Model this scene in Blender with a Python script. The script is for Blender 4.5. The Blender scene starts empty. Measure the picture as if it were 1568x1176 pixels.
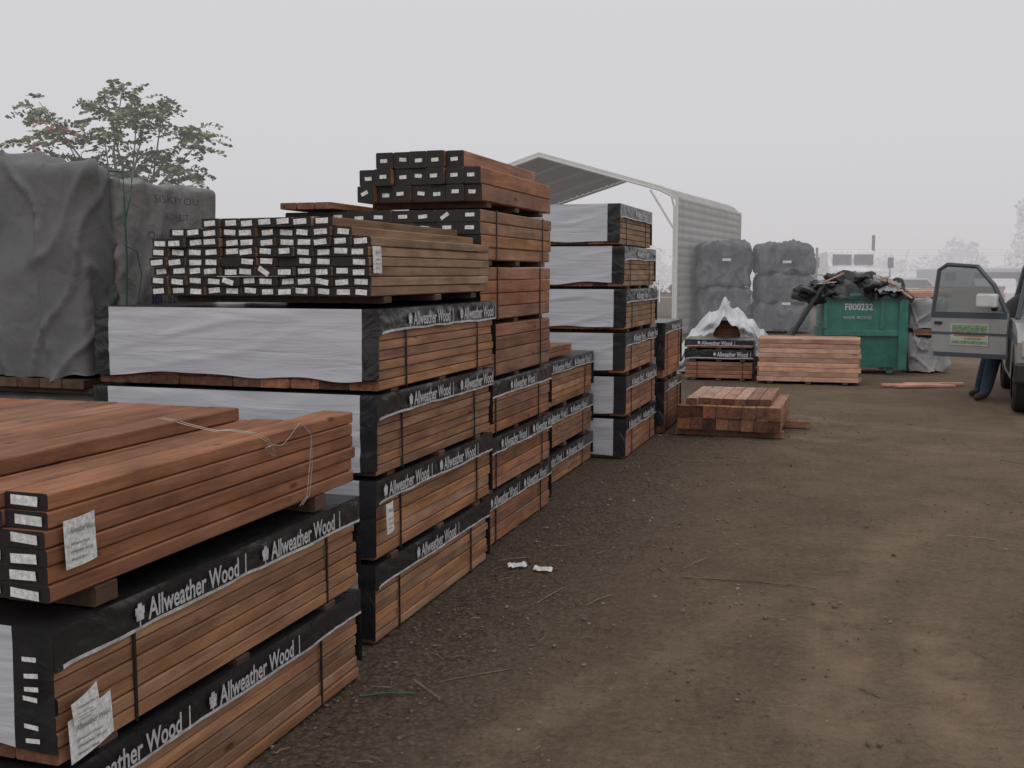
import bpy, math, random
from mathutils import Vector, noise, Matrix
import numpy as np
R=random.Random(7)
scn=bpy.context.scene
scn.view_settings.view_transform='Standard'; scn.view_settings.look='None'; scn.view_settings.exposure=0
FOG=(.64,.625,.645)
PH=math.radians(17.9); D=Vector((math.sin(PH),math.cos(PH),0)); LV=Vector((-math.cos(PH),math.sin(PH),0))
YAW=math.pi/2-PH
def UV(u,v,z=0): p=D*u+LV*v; return Vector((p.x,p.y,z))
# ---------------- materials
def newmat(name):
    m=bpy.data.materials.new(name); m.use_nodes=True
    nt=m.node_tree; b=nt.nodes['Principled BSDF']; return m,nt,b
def N(nt,t,**k):
    n=nt.nodes.new(t)
    for a,v in k.items(): setattr(n,a,v)
    return n
def ramp(nt,stops):
    r=N(nt,'ShaderNodeValToRGB'); e=r.color_ramp.elements
    e[0].position=stops[0][0]; e[0].color=(*stops[0][1],1)
    e[1].position=stops[-1][0]; e[1].color=(*stops[-1][1],1)
    for p,c in stops[1:-1]:
        x=e.new(p); x.color=(*c,1)
    return r
def hz(c,a): return tuple(c[i]*(1-a)+FOG[i]*.5*a for i in range(3))  # distance haze painted in: base colour blended towards a fog tone
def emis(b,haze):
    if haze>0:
        b.inputs['Emission Color'].default_value=(*FOG,1); b.inputs['Emission Strength'].default_value=haze*.62  # fog-coloured glow imitates light scattered by haze; the surfaces are no lamps
def simple(name,col,rough=.6,haze=0,metal=0,bump=0,bscale=20,var=.25,vscale=4,spec=.5,bmap=None):
    m,nt,b=newmat(name); L=nt.links
    c=hz(col,haze)
    tc=N(nt,'ShaderNodeTexCoord'); n=N(nt,'ShaderNodeTexNoise'); n.inputs['Scale'].default_value=vscale; n.inputs['Detail'].default_value=5
    n.inputs['Roughness'].default_value=.65
    L.new(tc.outputs['Object'],n.inputs['Vector'])
    v=var*(1-haze)
    r=ramp(nt,[(.3,tuple(x*(1-v) for x in c)),(.7,tuple(min(1,x*(1+v)) for x in c))])
    L.new(n.outputs['Fac'],r.inputs['Fac']); L.new(r.outputs['Color'],b.inputs['Base Color'])
    b.inputs['Roughness'].default_value=rough; b.inputs['Metallic'].default_value=metal
    b.inputs['Specular IOR Level'].default_value=spec*(1-haze)
    emis(b,haze)
    if bump:
        n2=N(nt,'ShaderNodeTexNoise'); n2.inputs['Scale'].default_value=bscale; n2.inputs['Detail'].default_value=4; n2.inputs['Distortion'].default_value=.8
        if bmap:
            mp=N(nt,'ShaderNodeMapping'); mp.inputs['Scale'].default_value=bmap; L.new(tc.outputs['Object'],mp.inputs[0]); L.new(mp.outputs[0],n2.inputs['Vector'])
        else: L.new(tc.outputs['Object'],n2.inputs['Vector'])
        bp=N(nt,'ShaderNodeBump'); bp.inputs['Strength'].default_value=bump; bp.inputs['Distance'].default_value=.02
        L.new(n2.outputs['Fac'],bp.inputs['Height']); L.new(bp.outputs['Normal'],b.inputs['Normal'])
    return m
def wood(name,dark,light,haze=0,rough=.7,bvar=(.66,1.3)):
    m,nt,b=newmat(name); L=nt.links
    dark=hz(dark,haze); light=hz(light,haze)
    tc=N(nt,'ShaderNodeTexCoord'); at=N(nt,'ShaderNodeAttribute',attribute_name='tint')
    mul=N(nt,'ShaderNodeVectorMath',operation='MULTIPLY'); cb=N(nt,'ShaderNodeCombineXYZ')
    for i in range(3): L.new(at.outputs['Fac'],cb.inputs[i])
    mul.inputs[1].default_value=(37,91,53); L.new(cb.outputs[0],mul.inputs[0])
    add=N(nt,'ShaderNodeVectorMath',operation='ADD'); L.new(tc.outputs['Object'],add.inputs[0]); L.new(mul.outputs[0],add.inputs[1])
    mp=N(nt,'ShaderNodeMapping'); mp.inputs['Scale'].default_value=(2.2,26,26); L.new(add.outputs[0],mp.inputs[0])
    n=N(nt,'ShaderNodeTexNoise'); n.inputs['Scale'].default_value=1; n.inputs['Detail'].default_value=5; n.inputs['Roughness'].default_value=.7; n.inputs['Distortion'].default_value=.6
    L.new(mp.outputs[0],n.inputs['Vector'])
    r=ramp(nt,[(.28,dark),(.5,tuple((dark[i]+light[i])/2 for i in range(3))),(.75,light)]); L.new(n.outputs['Fac'],r.inputs['Fac'])
    wn=N(nt,'ShaderNodeTexWhiteNoise',noise_dimensions='1D'); L.new(at.outputs['Fac'],wn.inputs['W'])
    mr=N(nt,'ShaderNodeMapRange'); mr.inputs['To Min'].default_value=bvar[0]; mr.inputs['To Max'].default_value=bvar[1]; L.new(wn.outputs['Value'],mr.inputs['Value'])
    hs=N(nt,'ShaderNodeHueSaturation'); L.new(r.outputs['Color'],hs.inputs['Color']); L.new(mr.outputs[0],hs.inputs['Value'])
    mr2=N(nt,'ShaderNodeMapRange'); mr2.inputs['To Min'].default_value=.78; mr2.inputs['To Max'].default_value=1.05; L.new(wn.outputs['Color'],mr2.inputs['Value']); L.new(mr2.outputs[0],hs.inputs['Saturation'])
    n3=N(nt,'ShaderNodeTexNoise'); n3.inputs['Scale'].default_value=3.5; n3.inputs['Detail'].default_value=3; L.new(add.outputs[0],n3.inputs['Vector'])
    r3=ramp(nt,[(.35,(.60,.59,.59)),(.6,(1,1,1))]); L.new(n3.outputs['Fac'],r3.inputs['Fac'])
    mx=N(nt,'ShaderNodeMix',data_type='RGBA',blend_type='MULTIPLY'); mx.inputs[0].default_value=.8*(1-haze)
    L.new(hs.outputs[0],mx.inputs[6]); L.new(r3.outputs[0],mx.inputs[7])
    mk=N(nt,'ShaderNodeMapping'); mk.inputs['Scale'].default_value=(3.2,9,9); L.new(add.outputs[0],mk.inputs[0])
    vo=N(nt,'ShaderNodeTexVoronoi'); vo.inputs['Scale'].default_value=1; L.new(mk.outputs[0],vo.inputs['Vector'])
    rk=ramp(nt,[(.06,(.28,.24,.22)),(.13,(1,1,1))]); L.new(vo.outputs['Distance'],rk.inputs['Fac'])
    mx2=N(nt,'ShaderNodeMix',data_type='RGBA',blend_type='MULTIPLY'); mx2.inputs[0].default_value=.85*(1-haze)
    L.new(mx.outputs[2],mx2.inputs[6]); L.new(rk.outputs[0],mx2.inputs[7])
    L.new(mx2.outputs[2],b.inputs['Base Color'])
    b.inputs['Roughness'].default_value=rough; b.inputs['Specular IOR Level'].default_value=.25
    bp=N(nt,'ShaderNodeBump'); bp.inputs['Strength'].default_value=.5; bp.inputs['Distance'].default_value=.003
    L.new(n.outputs['Fac'],bp.inputs['Height']); L.new(bp.outputs['Normal'],b.inputs['Normal'])
    return m
M={}
M['wood']=wood('treated_wood',(.21,.092,.043),(.54,.275,.132))
M['wood2']=wood('treated_wood_red',(.20,.082,.040),(.49,.215,.108))
M['woodg']=wood('treated_wood_weathered',(.19,.105,.056),(.46,.285,.16))
M['woodl']=wood('fresh_wood',(.44,.22,.145),(.76,.45,.31),haze=.04)
M['woodd']=wood('dunnage_wood',(.06,.036,.025),(.16,.09,.055))
M['woodend']=wood('wood_end_grain',(.10,.04,.026),(.36,.16,.09),rough=.9,bvar=(.3,1.5))
M['blackend']=simple('black_sealed_end',(.016,.012,.012),.55,var=.4,vscale=40)
M['blackp']=simple('black_plastic_wrap',(.022,.022,.024),.30,bump=.8,bscale=7,var=.3)
M['whitep']=simple('white_plastic_wrap',(.53,.54,.58),.55,bump=.5,bscale=1.6,var=.04,vscale=2,bmap=(1.2,1.,9))
M['label']=simple('paper_label',(.74,.74,.72),.7,var=.35,vscale=70)
M['ink']=simple('label_ink',(.25,.25,.26),.7)
M['textw']=simple('printed_white_text',(.55,.55,.57),.5,var=.35,vscale=30)
M['strap']=simple('strap_black',(.015,.015,.014),.4)
M['green']=simple('green_strap',(.02,.10,.055),.5)
M['wire']=simple('galvanised_wire',(.45,.40,.35),.5,metal=.5)
M['tarpd']=simple('grey_tarp',(.13,.13,.132),.55,bump=.5,bscale=6,var=.22,vscale=3)
M['tarpd2']=simple('printed_grey_tarp',(.19,.19,.186),.6,bump=.7,bscale=9,var=.3,vscale=5)
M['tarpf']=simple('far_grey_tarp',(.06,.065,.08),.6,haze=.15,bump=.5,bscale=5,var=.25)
M['tarpw']=simple('white_tarp',(.62,.62,.64),.5,bump=.6,bscale=8,var=.15)
M['tarpg']=simple('light_grey_tarp',(.36,.36,.37),.55,bump=.5,bscale=6,var=.25)
M['bag']=simple('black_bag',(.018,.02,.02),.35,bump=.5,bscale=12)
M['teal']=simple('teal_paint',(.012,.15,.12),.5,var=.35,vscale=5,bump=.1,haze=.03)
# ---------------- mesh builder
class MB:
    def __init__(s): s.v=[];s.f=[];s.m=[];s.t=[]
    def quad(s,a,b,c,d,mi=0,t=0.):
        i=len(s.v); s.v+= [tuple(a),tuple(b),tuple(c),tuple(d)]; s.t+=[t]*4; s.f.append((i,i+1,i+2,i+3)); s.m.append(mi)
    def box(s,x0,x1,y0,y1,z0,z1,mi=0,t=0.,c=0.):
        i=len(s.v)
        for x in (x0,x1):
            for y in (y0,y1):
                for z in (z0,z1): s.v.append((x,y,z)); s.t.append(t)
        for f in ((0,1,3,2),(4,6,7,5),(0,4,5,1),(2,3,7,6),(0,2,6,4),(1,5,7,3)):
            s.f.append(tuple(i+k for k in f)); s.m.append(mi)
    def board(s,x0,x1,y0,y1,z0,z1,t,mi=0,me=1,c=.004,rnd=None,dy=0.,dz=0.):
        i=len(s.v)
        prof=[(y0+c,z0),(y1-c,z0),(y1,z0+c),(y1,z1-c),(y1-c,z1),(y0+c,z1),(y0,z1-c),(y0,z0+c)]
        for k,x in enumerate((x0,x1)):
            for p in prof: s.v.append((x,p[0]+dy*k,p[1]+dz*k)); s.t.append(t)
        for k in range(8):
            a=k;b=(k+1)%8
            s.f.append((i+a,i+a+8,i+b+8,i+b)); s.m.append(mi)
        s.f.append(tuple(i+k for k in range(8))); s.m.append(me)
        s.f.append(tuple(i+15-k for k in range(8))); s.m.append(me)
    def grid(s,fn,nu,nv,mf=lambda u,v:0,t=0.):
        i=len(s.v)
        for a in range(nu+1):
            for b in range(nv+1):
                s.v.append(tuple(fn(a/nu,b/nv))); s.t.append(t)
        for a in range(nu):
            for b in range(nv):
                p=i+a*(nv+1)+b; k=mf((a+.5)/nu,(b+.5)/nv)
                if k<0: continue
                s.f.append((p,p+nv+1,p+nv+2,p+1)); s.m.append(k)
    def tube(s,pts,rad,n=6,mi=0,t=0.,cap=True):
        i=len(s.v); pts=[Vector(p) for p in pts]
        for k,p in enumerate(pts):
            d=(pts[min(k+1,len(pts)-1)]-pts[max(k-1,0)]).normalized()
            a=d.cross(Vector((0,0,1)) if abs(d.z)<.9 else Vector((1,0,0))).normalized(); b=d.cross(a)
            r=rad[k] if isinstance(rad,(list,tuple)) else rad
            for j in range(n):
                an=2*math.pi*j/n; q=p+a*math.cos(an)*r+b*math.sin(an)*r
                s.v.append(tuple(q)); s.t.append(t)
        for k in range(len(pts)-1):
            for j in range(n):
                j2=(j+1)%n; s.f.append((i+k*n+j,i+k*n+j2,i+(k+1)*n+j2,i+(k+1)*n+j)); s.m.append(mi)
        if cap:
            s.f.append(tuple(i+n-1-j for j in range(n))); s.m.append(mi)
            k=len(pts)-1; s.f.append(tuple(i+k*n+j for j in range(n))); s.m.append(mi)
    def poly(s,pts,ext,mi=0,mside=None,t=0.):
        i=len(s.v); n=len(pts); ext=Vector(ext)
        for p in pts: s.v.append(tuple(p)); s.t.append(t)
        for p in pts: s.v.append(tuple(Vector(p)+ext)); s.t.append(t)
        s.f.append(tuple(i+k for k in range(n))); s.m.append(mi)
        s.f.append(tuple(i+2*n-1-k for k in range(n))); s.m.append(mi)
        for k in range(n):
            k2=(k+1)%n; s.f.append((i+k,i+n+k,i+n+k2,i+k2)); s.m.append(mi if mside is None else mside)
    def obj(s,name,mats,parent=None,loc=(0,0,0),yaw=0,smooth=False,bevel=0):
        me=bpy.data.meshes.new(name); me.from_pydata(s.v,[],s.f); me.update()
        for m in mats: me.materials.append(M[m] if isinstance(m,str) else m)
        me.polygons.foreach_set('material_index',s.m)
        a=me.attributes.new('tint','FLOAT','POINT'); a.data.foreach_set('value',s.t)
        if smooth: me.polygons.foreach_set('use_smooth',[True]*len(s.f))
        o=bpy.data.objects.new(name,me); scn.collection.objects.link(o)
        o.location=loc; o.rotation_euler=(0,0,yaw)
        if parent: o.parent=parent
        if bevel:
            b=o.modifiers.new('bevel','BEVEL'); b.width=bevel; b.segments=2; b.limit_method='ANGLE'
        return o
def empty(name,loc,yaw=0):
    e=bpy.data.objects.new(name,None); scn.collection.objects.link(e); e.location=loc; e.rotation_euler=(0,0,yaw); e.empty_display_size=.1
    return e
def textmesh(txt,key,bold=0.):
    c=bpy.data.curves.new(key,'FONT'); c.body=txt; c.size=1; c.offset=bold; c.resolution_u=3
    o=bpy.data.objects.new(key,c); scn.collection.objects.link(o)
    bpy.context.view_layer.update()
    dg=bpy.context.evaluated_depsgraph_get()
    me=bpy.data.meshes.new_from_object(o.evaluated_get(dg)); bpy.data.objects.remove(o)
    return me
TXT=textmesh('Allweather Wood','printed_words',.02); TXT.materials.append(M['textw'])
TXD=TXT.copy(); TXD.materials.clear(); TXD.materials.append(M['ink'])
def put_text(me,name,parent,x,y,z,width,height,rot=(math.pi/2,0,0)):
    o=bpy.data.objects.new(name,me); scn.collection.objects.link(o); o.parent=parent
    o.location=(x,y,z); o.rotation_euler=rot
    w=max(v.co.x for v in me.vertices); h=.72
    o.scale=(width/w,height/h,1); return o
def nz(x,y,z): return noise.noise(Vector((x,y,z)))
# ---------------- lumber pack
def pack(par,z0,H,L,W,rows,cols,mat='wood',wrap=False,black=False,labels=0,toff=0.,heights=None,farj=.014,x0=0,y0=0,band=.105,
         capfrac=.86,farcol=None,name='boards',whiteedge=.09,strap=True,dun=True,nearj=.007,text=True):
    seed=R.random()*100; mb=MB(); lb=MB()
    bh=H/rows; bw=W/cols
    for r in range(rows):
        for c in range(cols):
            if heights and r>=heights(c): continue
            j=lambda a:(R.random()-.5)*2*a
            jx=j(nearj); jl=j(farj)+(farcol(c,r) if farcol else 0)
            yy=y0+c*bw+j(.0022)+ (abs(j(.006)) if c==0 else 0)
            mb.board(x0+jx,x0+L+jl,yy+.001,yy+bw-.0022,z0+r*bh+.001,z0+(r+1)*bh-.002,R.random(),0,1,c=min(.006,bh*.1),dy=j(.004))
            if labels and R.random()<labels:
                cy=yy+bw*.5+j(bw*.08); cz=z0+(r+.5)*bh+j(bh*.08); a=j(.10) if R.random()<.93 else j(.6)
                w=bw*(.29+R.random()*.05); h=min(bh*.27,.013); X=x0+jx-.003
                if bh>.07: w=bw*.2; h=.011
                ca,sa=math.cos(a),math.sin(a)
                q=[(X-R.random()*.003,cy+p*w*ca-q_*h*sa,cz+p*w*sa+q_*h*ca) for p,q_ in ((-1,-1),(1,-1),(1,1),(-1,1))]
                lb.quad(q[0],q[3],q[2],q[1],0,R.random())
    if dun:
        for fx in (.12,.5,.86):
            mb.board(x0+L*fx-.04,x0+L*fx+.04,y0+.02-R.random()*.03,y0+W-.03,z0-.034,z0-.0015,R.random(),2,2)
    if strap:
        for fx in (.16+R.random()*.05,.80+R.random()*.06):
            X=x0+L*fx
            mb.box(X,X+.011,y0-.006,y0-.001,z0-.002,z0+H+.003,3)
            mb.box(X,X+.011,y0-.006,y0+W,z0+H+.0035,z0+H+.0055,3)
    mb.obj(name,[mat,'blackend' if black else 'woodend','woodd','strap'],par)
    if lb.f: lb.obj(name+'_end_labels',['label'],par)
    if wrap:
        wb=MB(); zt=z0+H+.009
        hc=H*capfrac
        def cap(xs,sgn):
            def fn(u,v):
                y=y0-.011+u*(W+.022); z=zt-v*(hc+.03*nz(y*3,seed,0)*(v))
                e=min(1,min(u,1-u)*W/.03)*min(1,(v)*hc/.02+.0)
                ridge=1-abs(nz(y*1.3+z*2,z*9+y*1.1,seed+5)); 
                d=(.006*nz(y*4,z*8,seed)+.014*max(0,ridge-.75)*4*abs(nz(y*2,z*3,seed+2)))*e+.006*v
                return (xs+sgn*d,y,z)
            def mf(u,v):
                y=u*W
                return 1 if (y>whiteedge and y<W-whiteedge) else 0
            wb.grid(fn,90,24,mf)
        cap(x0-.013,-1); cap(x0+L+.02,1)
        for side,ys in ((-1,y0-.011),(1,y0+W+.011)):
            def fb(u,v):
                x=x0-.013+u*(L+.033); dx=x-x0
                bb=band*(1+.14*math.exp(-abs(dx)/.05)+.07*nz(x*2.5,seed,side))
                z=zt-v*bb-(.005*nz(x*6,seed,side))*v
                e=min(1,min(u,1-u)*L/.03)*min(1,v*6)
                return (x,ys+side*(.007*abs(nz(x*9,z*20,seed))+.005*nz(x*3,z*10,seed))*e,z)
            wb.grid(fb,110,10,lambda u,v:2 if v>.9 and u>.02 else 0)
        wb.grid(lambda u,v:(x0-.013+u*(L+.033),y0-.011+v*(W+.022),zt+.004*nz(u*8,v*8,seed)*min(1,8*min(u,1-u,v,1-v))),30,20)
        wb.obj(name+'_plastic_cover',['blackp','whitep','textw'],par,smooth=True)
        if text:
            x=x0+toff
            while x<L+x0-.05:
                if x+.46<x0+L:
                    put_text(TXT,name+'_print',par,x+.055,y0-.0225,zt-band*.80,.48,band*.60)
                    dd=MB(); cx=x+.015; cz=zt-band*.5
                    for q in range(5):
                        an=math.pi*2*q/5+.3; dd.box(cx+.012*math.cos(an)-.009,cx+.012*math.cos(an)+.009,y0-.0225-q*.0003,y0-.0215-q*.0003,cz+.015*math.sin(an)-.011,cz+.015*math.sin(an)+.011,q%2)
                    dd.box(cx-.002,cx+.003,y0-.0222,y0-.0215,cz-.042,cz-.01,1)
                    if cx>x0+.02: dd.obj(name+'_logo',['textw','textw'],par)
                    lb2=MB(); lb2.box(x+.575,x+.581,y0-.0225,y0-.022,zt-band*.85,zt-band*.2,0); 
                    if x+.59<x0+L: lb2.obj(name+'_mark',['textw'],par)
                x+=.69
def tag(par,x,z,w,h,tilt=0,y=-.02):
    mb=MB(); n=6
    mb.grid(lambda u,v:(x+u*w+tilt*(v)*.02,y-.006*math.sin(u*3)-.004*v,z-v*h+tilt*u*w),n,n)
    mb.obj('paper_tag',['label'],par,smooth=True)
    for i,(fr,wd) in enumerate(((.25,.8),(.5,.6),(.66,.7),(.82,.5))):
        put_text(TXD,'paper_tag_print',par,x+w*.1,y-.0125,z-h*(fr+.02)+tilt*.05*w,w*wd,h*(.13 if i==0 else .07))
# ================= STACKS
s=empty('lumber_stack',UV(2.22,1.97),YAW)
pack(s,.012,.365,1.76,1.3,8,9,'wood',True,toff=-.03,whiteedge=.13)
pack(s,.41,.365,1.76,1.3,8,9,'wood',True,toff=.31,whiteedge=.13)
pack(s,.85,.29,1.76,1.4,6,10,'wood2',False,black=True,labels=.97,dun=False,strap=False,
     farcol=lambda c,r:0 if c==0 else (-.30-.02*c if r>3 else -.05),nearj=.01)
mb=MB()
for c in range(8):
    mb.board(.0-R.random()*.02,1.35+R.random()*.03,.29+c*.14,.29+c*.14+.136,1.142,1.19,R.random(),dz=.0)
mb.obj('top_boards',['wood2','blackend'],s)
mb=MB()
for fx in (.17,1.42): mb.board(fx,fx+.09,.0,1.3,.79,.848,R.random(),0,0)
mb.obj('dunnage_blocks',['woodd'],s)
mb=MB()
for k in range(7):
    if k==2: continue
    q=.01*R.random(); z=.48+k*.036+.008*R.random(); t=.008*(R.random()-.5)
    mb.quad((-.036,.02+q,z),(-.036,.065+q,z+t),(-.036,.065+q,z+.012+t),(-.036,.02+q,z+.013))
mb.obj('end_labels',['label'],s)
tag(s,.015,.53,.17,.12,.15,-.022); tag(s,.04,1.06,.12,.13,.05,-.012); tag(s,.02,.575,.10,.06,.3,-.03)
mb=MB()
for off in (0,.02):
    pts=[(.95+off,.35,1.20),(1.0+off,.16,1.155),(1.03+off,.03,1.15),(1.06+off,-.008,1.12),(1.12,-.012,1.06),(1.05-off,-.02,1.10),(1.16,-.01,1.09),(1.33,.01,1.147),(1.38,-.01,1.10),(1.36+off,-.012,.98),(1.33+off,-.014,.87),(1.25+off,-.02,.84)]
    sm=[]
    for k in range(len(pts)-1):
        for q in range(4):
            a=Vector(pts[k]);b=Vector(pts[k+1]); sm.append(a.lerp(b,q/4)+Vector((nz(k+q*.3,0,off)*.012,0,nz(0,k+q*.3,off)*.012)))
    mb.tube(sm,.0015,5)
mb.obj('loose_wire',['wire'],s)
# S2
s=empty('lumber_stack',UV(4.37,2.05),YAW)
for i,z in enumerate((.012,.40,.79,1.175)):
    pack(s,z,.36,1.56+.02*(i%2),1.5,(8,6,8,8)[i],10,'wood',True,toff=(.45,.05,.33,.30)[i],capfrac=(.95,.97,.95,.86)[i],x0=(.0,.01,.01,.03)[i],y0=(.02,.015,.005,0)[i])
tag(s,.03,.66,.075,.14,.1,-.028)
hts=lambda c: 6 if c in (0,11) else (7 if c in (1,9,10) else 8)
pack(s,1.60,.36,1.6,1.15,8,12,'woodg',False,black=True,labels=.97,heights=hts,x0=.03,y0=.03,dun=True,strap=False,name='posts',nearj=.018)
tag(s,.035,1.845-.02,.09,.12,0,.025)
# S3
s=empty('lumber_stack',UV(6.05,2.15),YAW)
zs=[.012,.355,.71,1.065,1.42,1.785]
for i,z in enumerate(zs):
    pack(s,z,.325 if i<5 else .30,1.5,1.3,(6,5,5,4,4,4)[i],9,'wood2' if i!=5 else 'wood',i in(0,1,2) ,black=(i>=3),labels=.9 if i==5 else 0,toff=.12+.2*i,x0=.01*(i%2))
hts=lambda c: 2 if c in (0,6) else 3
pack(s,2.135,.30,1.5,.80,3,7,'wood2',False,black=True,labels=.95,heights=hts,name='posts',x0=0.02,strap=False,nearj=.025)
mb=MB()
for k in range(3): mb.board(-.05,1.3,.95+k*.12,1.06+k*.12,2.10,2.14,R.random())
mb.obj('loose_boards',['woodg','woodend'],s)
# S4
s=empty('lumber_stack',UV(7.75,2.33),YAW)
for i,z in enumerate((.012,.30,.64)):
    pack(s,z,(.24,.30,.355)[i],1.85,1.2,(5,6,7)[i],8,'wood',True,toff=.2+.13*i,band=.10)
mb=MB()
for c in range(4):
    for r in range(2+(c>1)): mb.board(.02,1.3,.05+c*.15,.19+c*.15,1.02+r*.045,1.062+r*.045,R.random())
mb.obj('loose_boards',['wood2','woodend'],s)
# S5
s=empty('lumber_stack',UV(9.66,2.03),YAW)
for i,z in enumerate((.012,.40,.80,1.20,1.59,1.97)):
    pack(s,z,.355,1.52,1.15,(6,7,6,7,7,7)[i],8,('wood2','wood2','wood','woodg','woodg','woodg')[i],True,toff=.1+.11*i,capfrac=.95,whiteedge=.11,band=.12,
         x0=(0,.0,0,-.03,-.03,-.05)[i],y0=(0,0,.01,.0,.02,.06)[i])
# S6
s=empty('lumber_stack',UV(11.35,1.97),YAW)
pack(s,.012,.54,1.1,1.2,5,8,'wood2',True,toff=.2); pack(s,.60,.58,1.1,1.2,6,8,'wood2',True,toff=.35)
# S7 short post stack
s=empty('post_stack',UV(11.22,.74),YAW)
pack(s,.085,.25,1.35,1.06,2,8,'wood',False,labels=0,heights=lambda c:2,nearj=.035,farj=.06,name='posts',strap=False,dun=False)
mb=MB()
for fx in (.12,1.0): mb.board(fx,fx+.09,-.25 if fx>.5 else -.02,1.10,.012,.082,R.random(),0,0)
for c in range(7): mb.board(.12+.10*R.random(),1.36+.10*R.random(),.12+c*.125,.238+c*.125,.338,.40,R.random(),1 if c>1 else 0,2)
mb.obj('top_boards_and_bearers',['wood2','woodl','woodend'],s)
# S8 light stack
s=empty('lumber_stack',(3.83,16.7,0),math.radians(-15))
pack(s,.05,.66,1.51,.95,9,7,'woodl',False,dun=True,strap=False,farj=.03,nearj=.02)
# S9
s=empty('lumber_stack',(2.80,17.35,0),math.radians(-15))
pack(s,.04,.26,1.05,.9,4,6,'wood2',False); pack(s,.34,.15,1.05,.9,3,6,'wood2',True,toff=.45,band=.14)
pack(s,.53,.12,1.05,.9,3,6,'wood2',True,toff=.2,band=.1)
# ================= tarps
def rbox(x0,x1,y0,y1,z0,z1,n,r,seed,amp,fold,topfn=None,crease=1.,rb=0.):
    mb=MB(); key={}
    dims=(x1-x0,y1-y0,z1-z0); ns=[max(3,int(d/n)) for d in dims]
    def vert(i,j,k):
        kk=(i,j,k)
        if kk in key: return key[kk]
        p=Vector((x0+dims[0]*i/ns[0],y0+dims[1]*j/ns[1],z0+dims[2]*k/ns[2]))
        q=Vector((min(max(p.x,x0+r),x1-r),min(max(p.y,y0+r),y1-r),max(z0+rb,min(p.z,z1-r)) if rb else min(p.z,z1-r)))
        nn=(p-q)
        if nn.length<1e-6: nn=Vector((0,0,-1))
        nn.normalize(); p=q+nn*min(r,(p-q).length if (p-q).length<r else r)
        h=(z1-p.z)/dims[2]
        a=abs(nz(p.x*2.2+seed,p.y*2.2,p.z*1.0)); b=nz(p.x*6,p.y*6+seed,p.z*2)
        w1=nz(p.x*1.5,p.y*1.5,p.z*1.5+seed)*.9
        s_=(p.x-p.y)
        c1=1-abs(nz(s_*3.2+p.z*1.3+seed+w1,p.z*.7+w1,seed)*1.3); c2=1-abs(nz(s_*2.8-p.z*1.5+w1,seed+p.z*.6,p.y*.3-seed)*1.3)
        f=math.sin(s_*8+3*nz(p.x,p.y,seed)*2+p.z*1.2)
        dd=amp*(a*1.1+b*.22+crease*(.32*max(0,c1)**14+.28*max(0,c2)**14)-.3)+fold*f*h*h
        p=p+nn*dd
        if topfn and nn.z>.3: p.z+=topfn(p.x,p.y)*nn.z
        if k==0: p.z+=.05*nz(p.x*5,p.y*5,seed)
        key[kk]=len(mb.v); mb.v.append(tuple(p)); mb.t.append(0.); return key[kk]
    def face(a,b,c,d): mb.f.append((a,b,c,d)); mb.m.append(0)
    nx,ny,nzz=ns
    for i in range(nx):
        for j in range(ny): face(vert(i,j,nzz),vert(i+1,j,nzz),vert(i+1,j+1,nzz),vert(i,j+1,nzz))
    for k in range(nzz):
        for i in range(nx):
            face(vert(i,0,k),vert(i+1,0,k),vert(i+1,0,k+1),vert(i,0,k+1))
            face(vert(i+1,ny,k),vert(i,ny,k),vert(i,ny,k+1),vert(i+1,ny,k+1))
        for j in range(ny):
            face(vert(0,j+1,k),vert(0,j,k),vert(0,j,k+1),vert(0,j+1,k+1))
            face(vert(nx,j,k),vert(nx,j+1,k),vert(nx,j+1,k+1),vert(nx,j,k+1))
    return mb
s=empty('tarp_covered_lumber_stack',UV(4.55,3.72),YAW)
mb=rbox(0,.25,0.03,1.9,1.17,2.25,.018,.05,3.,.085,.024,topfn=lambda x,y:.09*min(1,y/1.0)+.02*nz(x*4,y*4,1))
mb.obj('upper_tarp',['tarpd'],s,smooth=True)
mb=rbox(.23,1.17,-.02,1.9,1.17,2.21,.022,.04,13.,.07,.018,topfn=lambda x,y:.03*nz(x*4,y*4,1))
mb.obj('upper_printed_tarp',['tarpd2'],s,smooth=True)
mb=rbox(.05,1.1,.02,1.9,.04,1.09,.035,.06,9.,.06,.04); mb.obj('lower_tarp',['tarpd'],s,smooth=True)
mb=MB()
for k in range(13): mb.board(-.03,1.0,.03+k*.14,.165+k*.14,1.118,1.165,R.random())
mb.board(.0,.08,0,1.88,1.09,1.117,.3)
mb.obj('base_boards',['woodd','woodd'],s)
mb=MB()
mb.tube([(.225,-.02,1.2),(.23,-.045,1.5),(.235,-.055,1.8),(.23,-.055,2.1),(.24,-.045,2.23),(.23,.3,2.26)],.005,5)
mb.tube([(.23,-.045,1.95),(.27,-.065,2.1),(.30,-.055,2.2),(.32,.0,2.24)],.004,5)
mb.tube([(.23,-.045,1.85),(.3,-.07,1.82),(.34,-.065,1.7),(.30,-.06,1.5)],.003,5)
mb.obj('green_strap',['green'],s)
dk=simple('dark_print',(.06,.055,.075),.6,var=.5,vscale=20); pp=simple('purple_print',(.04,.03,.10),.6)
for i,(tx,xx,zz,w,h) in enumerate((('SISKIYOU',.46,2.09,.42,.042),('FOREST',.56,2.0,.22,.036),('Quality Lumber',.40,1.89,.56,.042),('LUMBER CO',.56,1.81,.30,.035),('REDWOOD',.56,1.50,.42,.085))):
    me=textmesh(tx,'tp',.0); me.materials.append(dk)
    put_text(me,'tarp_print',s,xx,-.066,zz,w,h)
mb=MB()
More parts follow.
